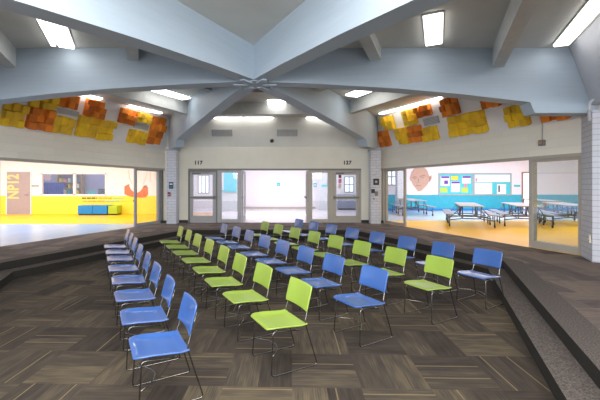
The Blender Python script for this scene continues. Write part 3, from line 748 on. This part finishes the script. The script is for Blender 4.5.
f.box(wx0 - .03, wx0 + g_, -.03, .1, wz0, wz1).box(wx1 - g_, wx1 + .03, -.03, .1, wz0, wz1).box(wx0, wx1, -.03, .1, wz0 - .05, wz0 + .05).box(wx0, wx1, -.03, .1, wz1 - .05, wz1 + .02)
mx0 = fw(74.6, 190, YL)[0]; f.box(mx0 - .06, mx0 + .06, -.03, .1, wz0, wz1); f.build('window_frame', 'lilac_white', t)
MB().box(wx0 + g_, mx0 - .06, .04, .05, wz0, wz1).build('window_glass', 'glass', t); MB().box(mx0 + .06, wx1 - g_, .04, .05, wz0, wz1).build('window_glass', 'glass', t)
# classroom behind that window
struct(MB().box(-20, -6.3, 21.0, 21.1, UP, RC).build('wall_classroom_back', 'purple'))
struct(MB().box(-20.1, -20, YL + .15, 21.1, UP, RC).build('wall_classroom_side', 'purple'))
slice_floor('floor_classroom', 'floor_w', [(-20, YL + .15), (-6.3, YL + .15), (-6.3, 21), (-20, 21)]); slice_floor('ceiling_classroom', 'room_white', [(-20, YL), (-6.1, YL), (-6.1, 21.1), (-20, 21.1)], RC)
cu = MB(); a = fw(43.5, 196, 20.2); b = fw(63.5, 182.5, 20.2); n = 44
vs = []; 
for k in range(n + 1):
    x = a[0] + (b[0] - a[0]) * k / n; y = 20.2 + .05 * sin(k * 1.35); vs += [(x, y, UP + .3), (x, y, b[2])]
cu.add(vs, [(2 * k, 2 * k + 2, 2 * k + 3, 2 * k + 1) for k in range(n)])
tag(cu.build('curtain', 'curtain', None, smooth=True), 'deep blue pleated curtain in the classroom behind the left window', 'curtain')
t = empty('bookshelf', fw(69, 186, 20.6)); t.location.z = UP
f = MB(); f.box(-.75, -.7, 0, .35, 0, 2.2).box(.7, .75, 0, .35, 0, 2.2)
for zz in (.05, .5, .95, 1.3, 1.65, 2.15): f.box(-.7, .7, 0, .35, zz, zz + .04)
f.build('shelf_case', 'wood', t)
tag(t, 'brown wooden bookshelf right of the blue curtain in the classroom', 'bookshelf')
for k in range(14):
    zz = (.99, 1.34, 1.69)[k % 3]; w_ = random.uniform(.06, .16)
    o = MB().box(-w_ / 2, w_ / 2, 0, .22, 0, random.uniform(.16, .26)).build('book', ['pinkp', 'teal', 'yellowp', 'white', 'violet'][k % 5])
    o.location = (t.location.x - .55 + (k // 3) * .26, 20.63, UP + zz)
    tag(o, 'book or bin of bright colour standing on the classroom bookshelf', 'book', 'items on the classroom bookshelf')
t = empty('computer_desk', fw(98, 190, 19.6)); t.location.z = UP
f = MB(); f.box(-1.2, .8, 0, .6, .72, .76); f.build('desk_top', 'wood', t)
for x, y in ((-1.15, .05), (.75, .05), (-1.15, .55), (.75, .55)): MB().box(x - .03, x + .03, y - .03, y + .03, 0, .72).build('leg', 'table_leg', t)
tag(t, 'classroom desk seen low in the right pane of the left room window', 'desk')
for k, (dx, s, m_) in enumerate(((.12, .55, 'navy'), (-.55, .4, 'teal'), (.62, .3, 'navy'))):
    e = empty('monitor', (t.location.x + dx, 19.9, UP + .76)); MB().box(-s / 2, s / 2, 0, .04, .12, .12 + s * .75).build('screen', m_, e); MB().box(-.03, .03, .01, .05, .01, .14).box(-.1, .1, -.04, .1, 0, .012).build('stand', 'black', e)
    tag(e, ['largest dark monitor on the classroom desk', 'teal screen monitor left of the large one on classroom desk', 'smallest dark monitor at right end of classroom desk'][k], 'monitor', 'monitors on the classroom desk')
# checked banner over the curtain
p0 = fw(41.5, 180.5, 20.9); p1 = fw(50, 174.5, 20.9); W_, H_ = p1[0] - p0[0], p1[2] - p0[2]
t = empty('checked_banner', (p0[0], 20.998, p0[2])); a_ = MB(); b_ = MB()
for i in range(6):
    for j in range(4): (a_ if (i + j) % 2 else b_).box(W_ * i / 6, W_ * (i + 1) / 6, -.01, 0, H_ * j / 4, H_ * (j + 1) / 4)
a_.build('dark_checks', 'pinkp', t); b_.build('light_checks', 'white', t); tag(t, 'small pink checked banner above the blue curtain in the classroom', 'banner')
# taupe door with lettering
t = empty('door_10', fw(19.1, 214, YL)); t.location.z = UP; struct(t); dw = .6; dh = 2.17
MB().box(-dw, dw, -.03, -.001, 0, dh).build('door_leaf', 'door_taupe', t)
MB().box(-dw - .05, -dw, -.04, -.001, 0, dh + .05).box(dw, dw + .05, -.04, -.001, 0, dh + .05).box(-dw, dw, -.04, -.001, dh, dh + .05).build('door_frame', 'lilac_white', t)
MB().tube([(.46, -.035, 1.0), (.46, -.09, 1.0), (.34, -.09, 1.0)], .014, 8).build('door_handle', 'alu_dark', t)
text_mesh('lettering', 'NP12', .80, 'gold', t, (-.25, -.036, 1.42), rot=(pi / 2, -pi / 2, 0), sx=.70, bold=.022)
o = plate('wall_sign', 32, 39, 185, 186.8, YL - .002, 'grille', 'thin grey name plate on white wall right of the taupe door', 'sign')
# benches
def bench(name, px0, px1, pyt, pyb, m_, depth, label, parts):
    Y = YL - depth - .02; a = fw(px0, pyb, Y); b = fw(px1, pyt, Y)
    t = empty(name, (a[0], Y, UP)); W = b[0] - a[0]; H = b[2] - UP
    n = parts; w_ = W / n
    for k in range(n):
        MB().box(k * w_ + .006, (k + 1) * w_ - .006, 0, depth, .06, H).build('cushion', m_, t, bevel=.02)
    MB().box(.03, W - .03, .03, depth - .03, 0, .06).build('plinth', 'base', t)
    tag(t, label, 'bench')
bench('foam_bench', 77.5, 107, 205.5, 214.8, 'bench_b', .55, 'bright blue padded bench against the yellow wall of the left room', 2)
bench('foam_cube', 107.8, 117.2, 205.8, 213.2, 'bench_g', .5, 'lime green padded cube seat beside the blue bench', 1)
# coral mural, two joined cupped shapes like an open bowl
def flat_poly(name, pts, Y, m_, parent=None, th=.006):
    P = [fw(x, y, Y) for x, y in pts]; n = len(P); l_ = parent.location if parent else (0, 0, 0)
    P = [(p[0] - l_[0], p[1], p[2] - l_[2]) for p in P]; Y = Y - l_[1] - .001
    vs = [(p[0], Y, p[2]) for p in P] + [(p[0], Y - th, p[2]) for p in P]
    return MB().add(vs, [tuple(range(n)), tuple(range(n, 2 * n))[::-1]] + [(i, (i + 1) % n, n + (i + 1) % n, n + i) for i in range(n)]).build(name, m_, parent)
t = empty('bowl_mural', fw(136.5, 191, YL))
flat_poly('left_half', [(124.5, 186.5), (127, 184.8), (129.5, 184.2), (129.2, 186), (131, 189.5), (134, 192.3), (136.5, 193.2), (136.5, 197.2), (132, 197), (127.5, 195.6), (124.3, 194)], YL, 'coral', t)
flat_poly('right_half', [(136.5, 193.2), (139.5, 191.8), (142.3, 188.8), (143.3, 186.4), (146.5, 186), (148, 187.5), (148.2, 194.5), (146, 197.4), (141, 197.8), (136.5, 197.2)], YL, 'coral', t)
flat_poly('left_outline', [(128.2, 170), (129, 170), (130, 178), (132.5, 183.5), (131.8, 183.8), (129, 178.5)], YL, 'peach', t)
flat_poly('right_outline', [(147.5, 170), (148.3, 170), (145.5, 180), (143.5, 184.5), (142.8, 184.2), (145, 179)], YL, 'peach', t)
flat_poly('dark_mark', [(144, 185.6), (147, 185.3), (147, 187.4), (144.2, 187.7)], YL - .007, 'skin_d', t)
tag(t, 'coral bowl shaped mural painted on the far wall beside the slider', 'mural')
for px, hh, lb in ((150, 182, 'left'), (155, 180, 'right')):
    tag(flat_poly('wall_stripe', [(px, 169), (px + .8, 169), (px + .8, hh), (px, hh)], YL, 'peach'), 'faint pale painted stripe on white wall, %s of two by the mural' % lb, 'stripe', 'faint painted stripes')
t = empty('wall_lettering', (0, 0, 0))                # too small to read in the photograph: rows of letter-sized strokes
for row, (py, segs) in enumerate(((198.2, [(82, 97, 'black', .8), (98.5, 112, 'coral', .5), (113.5, 124.5, 'teal', .5)]), (201.3, [(83, 104, 'coral', .45), (105.5, 119, 'teal', .45), (120.5, 131, 'limep', .45)]))):
    for x0, x1, m_, h_ in segs:
        mb = MB(); x = x0; k = 0
        while x < x1:
            wd = (.9, .7, 1.1, .5)[k % 4]
            if k % 6 != 5:
                a = fw(x, py + h_, YL); b = fw(x + wd * .7, py - h_, YL); mb.box(a[0], b[0], YL - .006, YL, a[2], b[2])
            x += wd; k += 1
        mb.build('letter_row', m_, t)
tag(t, 'two lines of tiny wall lettering on yellow band above the blue bench', 'lettering')
tag(plate('light_switch', 133, 134.2, 200.2, 201.4, YL - .002, 'black', '', 'switch'), 'tiny dark switch on the yellow band at end of the lettering', 'switch')

# ---------------------------------------------------------------- the corridor behind the back wall
YC = 21.75
slice_floor('floor_corridor', 'floor_w', [(LW(YB), YB), (RW(YB), YB), (5.6, YC), (-6.4, YC), (-6.1, YL)], UP - .003)
slice_floor('floor_corridor_tan', 'floor_o', [(-4.3, 14.6), (-2.9, 14.6), (-3.6, 19.0), (-5.0, 19.0)], UP - .001)
struct(MB().box(-6.4, 8, YC, YC + .15, UP, RC).build('wall_corridor', 'lilac_white'))
struct(MB().box(fw(242, 0, YC)[0] - .3, fw(309, 0, YC)[0] + .4, YC - .025, YC, UP, UP + .14).build('baseboard_corridor', 'alu_tan'))
struct(MB().box(-6.4, -6.25, YL, YC, UP, RC).build('wall_corridor_left', 'room_white'))
slice_floor('ceiling_corridor', 'room_white', [(-4.9, YB + .2), (4.1, YB + .2), (4.7, 16), (5.6, YC), (-6.4, YC), (-6.1, YL)], RC)
struct(MB().bar((4.1, YB + .25), (5.2, YC), .12, UP, RC).build('wall_corridor_right', 'greywall'))
o = plate('teal_sign', 275.8, 281, 181.6, 187, YC, 'white', 'small square white and teal sign on the white corridor wall', 'sign')
MB().box(.06, .27, -.026, -.02, .07, .27).build('symbol', 'teal', o); MB().box(.09, .24, -.030, -.026, .16, .185).build('symbol', 'white', o)
plate('blue_sheet', 224, 236.5, 170, 190, YC - 1.902, 'blue_sheet', 'bright blue sheet seen through the left sidelight glass', 'poster')
plate('dark_shelf', 222, 237, 190.2, 191.6, YC - 1.902, 'teal', 'dark teal shelf edge under the blue sheet in left sidelight', 'shelf', .12)
struct(MB().box(fw(221.5, 0, YC - 1.9)[0], fw(238, 0, YC - 1.9)[0], YC - 1.9, YC - 1.8, UP, RC).build('wall_corridor_stub', 'greywall'))
struct(MB().box(fw(319, 0, YC - 1)[0], fw(329, 0, YC - 1)[0], YC - 1, YC - .9, UP, RC).build('wall_corridor_stub_right', 'greywall'))
o = plate('teal_sign', 313.5, 316.6, 183, 187.2, YC - .01, 'teal', 'small teal square sign, left of two in right sidelight', 'sign')
MB().box(.05, .13, -.026, -.02, .06, .2).build('symbol', 'white', o)
plate('teal_sign', 321.5, 327, 184.6, 186.6, YC - 1.01, 'teal', 'thin teal plate, right of two in right sidelight', 'sign')
def far_window(n, px0, px1, py0, py1, Y, cols, rows, fm):
    a = fw(px0, py1, Y); b = fw(px1, py0, Y); t = empty('window_%d' % n, (a[0], Y, a[2])); struct(t); W, H = b[0] - a[0], b[2] - a[2]
    f = MB(); e = .06
    for i in range(cols + 1): f.box(W * i / cols - e / 2, W * i / cols + e / 2, -.05, -.001, 0, H)
    for j in range(rows + 1): f.box(0, W, -.045, -.001, H * j / rows - e / 2, H * j / rows + e / 2)
    f.build('window_frame', fm, t)
    for i in range(cols): MB().box(W * i / cols + e / 2, W * (i + 1) / cols - e / 2, -.02, -.006, 0, H).build('window_pane', 'win_bright', t)
far_window(4, 344.5, 353.5, 177, 192, YC, 2, 2, 'table_bench')
far_window(5, 198.5, 209, 175.5, 193, YC, 3, 1, 'grille')
t = empty('cabinet', fw(350, 209, YC - .5)); t.location.z = UP
MB().box(-.75, .75, 0, .45, .06, .95).build('carcass', 'table_bench', t); MB().box(-.73, -.01, -.02, 0, .08, .93).build('door', 'table_bench', t); MB().box(.01, .73, -.02, 0, .08, .93).build('door', 'table_bench', t); MB().box(-.7, .7, .03, .4, 0, .06).build('plinth', 'base', t)
tag(t, 'low grey blue cabinet seen through the lower glass of right door', 'cabinet')

# ---------------------------------------------------------------- the cafeteria behind the right opening
YR = 20.4
slice_floor('floor_cafeteria', 'floor_y', [(RW(5), 5), (26, 5), (26, 14.4), (RW(YB) - .1, 14.4), (RW(YB), YB)], UP - .002)
slice_floor('floor_cafeteria_white', 'floor_w', [(4.1, 14.4), (26, 14.4), (26, YR), (5.2, YR)], UP - .002)
slice_floor('ceiling_cafeteria', 'room_white', [(RW(5) + .2, 5), (26, 5), (26, YR + .1), (5.1, YR + .1), (RW(13.9) + .2, 13.9)], RC)
struct(MB().box(5.0, 26, YR, YR + .15, UP + .94, RC).build('wall_cafeteria', 'lilac_white'))
struct(MB().box(5.0, 26, YR, YR + .15, UP - .01, UP + .94).build('wall_cafeteria_wainscot', 'turq_wall'))
struct(MB().box(26, 26.1, 5, YR, UP, RC).build('wall_cafeteria_end', 'room_white'))
struct(MB().box(5.2, 26, YR - .02, YR, UP, UP + .12).build('baseboard_cafeteria', 'bench_b'))
far_window(6, 387, 396, 168.5, 185, YR, 2, 2, 'alu')
struct(MB().box(fw(397.5, 0, 19.6)[0], fw(404.5, 0, 19.6)[0], 19.6, 20.0, UP, RC).build('pillar', 'brick'))
# mural of a bald head: a plain generic face
t = empty('face_mural', fw(420, 180, YR))
sk = [(410.3, 176), (411, 172.5), (413.5, 168.9), (417.5, 166.8), (422, 166.6), (425.5, 168.5), (427.8, 171.5), (428.6, 175), (429.5, 176), (431.6, 175.4), (431.8, 178), (430.2, 181.5), (428.6, 182.4), (426.8, 185.5), (424, 188.5), (421.2, 191), (418, 191.6), (416.2, 189.2), (413.4, 185.8), (411.6, 182), (410, 180), (409.6, 177.6)]
flat_poly('head', sk, YR, 'skin', t)
sh = [(412, 184), (416.2, 189.2), (418, 191.6), (421.2, 191), (426.8, 185.5), (430.5, 189), (432, 194.9), (408, 194.9), (409.5, 187.5)]
flat_poly('shirt', sh, YR - .001, 'white', t)
for nm, pl in (('left_brow', [(411.6, 177.6), (414, 176.4), (417, 176.8), (417, 177.5), (414, 177.4), (411.9, 178.4)]), ('right_brow', [(419.6, 176.6), (422, 175.3), (425, 175.2), (425, 176), (422, 176.3), (419.9, 177.3)]),
               ('nose', [(417.9, 178.4), (418.5, 178.4), (419.2, 182.4), (417, 182.6), (417.2, 182.1), (418.3, 181.9)]), ('mouth', [(415.6, 185.6), (418, 184.9), (421, 185.3), (421, 185.9), (418, 185.7), (415.8, 186.3)]),
               ('ear', [(429, 177.2), (430.6, 176.6), (430.8, 178.5), (429.6, 181), (428.9, 180.4)]), ('left_eye', [(412.6, 178.8), (414.4, 178.1), (416.2, 178.7), (414.4, 179.1)]), ('right_eye', [(420.6, 178), (422.4, 177.2), (424.4, 177.7), (422.4, 178.2)])):
    flat_poly(nm, pl, YR - .008, 'skin_d', t)
tag(t, 'large tan mural of a bald face on the white cafeteria wall', 'mural')
# notice boards
def board(px0, px1, py0, py1, m_, label):
    a = fw(px0, py1, YR); b = fw(px1, py0, YR); t = empty('notice_board', (a[0], YR, a[2])); W, H = b[0] - a[0], b[2] - a[2]
    MB().box(.03, W - .03, -.02, 0, .03, H - .03).build('board_face', m_, t)
    MB().box(-.02, .04, -.035, 0, -.02, H + .02).box(W - .04, W + .02, -.035, 0, -.02, H + .02).box(.04, W - .04, -.035, 0, -.02, .04).box(.04, W - .04, -.035, 0, H - .04, H + .02).build('board_frame', 'alu', t)
    tag(t, label, 'notice board', 'notice boards on the cafeteria wall')
board(438.6, 473, 173.4, 195, 'cork', 'teal notice board with colourful posters, left of the pair')
board(473.6, 511, 173.4, 195, 'cork', 'notice board mostly covered in white sheets, right of the pair')
def poster(x0, x1, y0, y1, m_, label, strip=None, sm='violet'):
    o = plate('poster', x0, x1, y0, y1, YR - .021, m_, label, 'poster', .006, 'posters on the notice boards', 0)
    if strip:
        for (a0, a1, b0, b1) in strip:
            p = fw(a0, b1, YR); q_ = fw(a1, b0, YR); l = o.location
            MB().box(p[0] - l.x, q_[0] - l.x, -.010, -.006, p[2] - l.z, q_[2] - l.z).build('heading', sm, o)
poster(440.6, 449.5, 176, 186, 'white', 'white poster with violet heading at upper left of teal board', [(441, 449, 176.2, 178.2), (444, 447.8, 180.5, 184)])
poster(451, 458, 176, 180, 'yellowp', 'yellow poster at the top middle of the teal board')
poster(451, 460, 181.3, 192, 'white', 'white poster with violet heading in lower middle of teal board', [(451.2, 459.6, 181.6, 183.4)])
poster(462, 470.8, 175.8, 183.4, 'white', 'white poster with violet heading at upper right of teal board', [(462.2, 470.5, 176, 178)])
poster(440.2, 447.5, 187.5, 192.5, 'limep', 'lime green poster low at the left of the teal board')
poster(461.5, 468, 187.5, 192.5, 'limep', 'lime green poster low at the right of the teal board')
poster(464, 467, 183.6, 187, 'pinkp', 'small pink poster above the right lime poster')
poster(474.8, 510, 174.6, 182, 'white', 'long white sheet along the top of the right board', [(475.2, 477, 178.2, 181.5)], 'pinkp')
poster(474.8, 492, 182.8, 194, 'white', 'large white sheet low at the left of the right board', [(480, 488, 186.5, 187), (480, 489, 189.5, 190)], 'peach')
poster(497, 506, 184.2, 194, 'white', 'white sheet low at the right of the right board', [(498, 499.6, 185.5, 192)], 'navy')
plate('wall_sign', 513.8, 520, 184.8, 186.8, YR - .002, 'teal', 'thin teal name plate on cafeteria wall right of notice boards', 'sign')
t = empty('door_11', fw(528, 211, YR)); t.location.z = UP; struct(t)
MB().box(-.3, .3, -.02, -.001, 0, 2.2).build('door_leaf', 'win_bright', t); MB().box(-.38, -.3, -.05, -.001, 0, 2.28).box(.3, .38, -.05, -.001, 0, 2.28).box(-.3, .3, -.05, -.001, 2.2, 2.28).build('door_frame', 'skin_d', t)

def cafe_table():
    t = empty('cafeteria_table'); L_ = 3.0
    for k, y in enumerate((.0, 1.51)): MB().box(-.38, .38, y, y + 1.49, .725, .755).build('table_top', 'table_top', t, bevel=.006)
    for s in (-1, 1): 
        for y in (.05, 1.53): MB().box(s * .70 - .14, s * .70 + .14, y, y + 1.40, .425, .455).build('bench', 'table_bench', t, bevel=.006)
    f = MB()
    for y in (.25, 1.25, 1.75, 2.75):
        f.tube([(-.30, y, .72), (-.28, y, .3), (-.70, y, .24), (-.70, y, .43)], .02, 6); f.tube([(.30, y, .72), (.28, y, .3), (.70, y, .24), (.70, y, .43)], .02, 6)
        f.tube([(-.70, y, .3), (-.70, y, .09)], .02, 6); f.tube([(.70, y, .3), (.70, y, .09)], .02, 6); f.tube([(-.28, y, .3), (.28, y, .3)], .02, 6)
    for s in (-1, 1):
        f.tube([(s * .28, .25, .3), (s * .28, 1.25, .3)], .018, 6); f.tube([(s * .28, 1.75, .3), (s * .28, 2.75, .3)], .018, 6); f.tube([(s * .28, 1.25, .3), (s * .25, 1.5, .68), (s * .28, 1.75, .3)], .018, 6)
        f.tube([(s * .30, .25, .70), (s * .69, .9, .26)], .014, 6); f.tube([(s * .30, 2.75, .70), (s * .69, 2.1, .26)], .014, 6)
    f.build('leg_frame', 'table_leg', t, smooth=True)
    for y in (.25, 1.25, 1.75, 2.75):
        for s in (-.70, .70): MB().lathe([(.02, -.022), (.06, -.018), (.065, 0), (.06, .018), (.02, .022)], (s, y, .065), 'x', 14).build('wheel', 'rubber', t, smooth=True)
    return t
tabs = [(472.5, 11.9, -.40, 'grey folding cafeteria table in the middle of the right opening, before the boards'),
        (530, 11.9, -.40, 'grey folding cafeteria table right of the middle one, by the slider post'),
        (419, 16.5, -.12, 'small looking far cafeteria table below the face mural'),
        (580, 12.2, -.40, 'grey cafeteria table seen through the right sliding glass, nearer one'),
        (553, 16.2, -.30, 'far cafeteria table behind the slider glass near the turquoise wall')]
pt = cafe_table()
for k, (px, Y, rz, lb) in enumerate(tabs):
    o = pt if k == 0 else copy_tree(pt)
    o.location = ((px - CX) / F * Y, Y, UP); o.rotation_euler = (0, 0, rz); tag(o, lb, 'table', 'folding cafeteria tables')

# ---------------------------------------------------------------- light
def area(name, loc, sx, sy, e, col=(1, 1, 1), rot=(0, 0, 0)):
    l = bpy.data.lights.new(name, 'AREA'); l.shape = 'RECTANGLE'; l.size = sx; l.size_y = sy; l.energy = e; l.color = col
    o = bpy.data.objects.new(name, l); COL.objects.link(o); o.location = loc; o.rotation_euler = rot; return o
area('left_room_light', (-11, 13.2, RC - .1), 9, 6, 340, (1, .97, .98)); area('left_room_light', (-17, 11, RC - .1), 7, 8, 150)
area('classroom_light', (-12, 19.4, RC - .1), 8, 2, 60)
area('corridor_light', (-.5, 18, RC - .1), 8, 5, 250, (1, .97, 1))
area('cafeteria_light', (10, 16, RC - .1), 9, 6, 340, (1, .97, 1)); area('cafeteria_light', (14, 10, RC - .1), 10, 6, 250)
area('hall_fill', (-.5, 2.2, 4.3), 5, 2.4, 130, (1, .97, .93)); area('hall_fill', (-.5, -2.5, 3.4), 8, 4, 700, (1, .97, .93), (math.radians(30), 0, 0))  # unseen fill lamps, added above and behind the camera to brighten the hall

W = bpy.data.worlds.new('world'); S.world = W; W.use_nodes = True
W.node_tree.nodes['Background'].inputs[0].default_value = (.90, .94, 1, 1); W.node_tree.nodes['Background'].inputs[1].default_value = 2.3

cam = bpy.data.cameras.new('camera'); co = bpy.data.objects.new('camera', cam); COL.objects.link(co)
co.location = (0, 0, HC); co.rotation_euler = (pi / 2, 0, 0)
cam.sensor_width = 36; cam.lens = F / 600 * 36; cam.shift_x = (300 - CX) / 600; cam.shift_y = -(200 - CY) / 600
cam.clip_start = .05; cam.clip_end = 200
S.camera = co
S.view_settings.view_transform = 'Standard'; S.view_settings.look = 'None'; S.view_settings.exposure = .32
S.cycles.max_bounces = 8; S.cycles.sample_clamp_indirect = 6
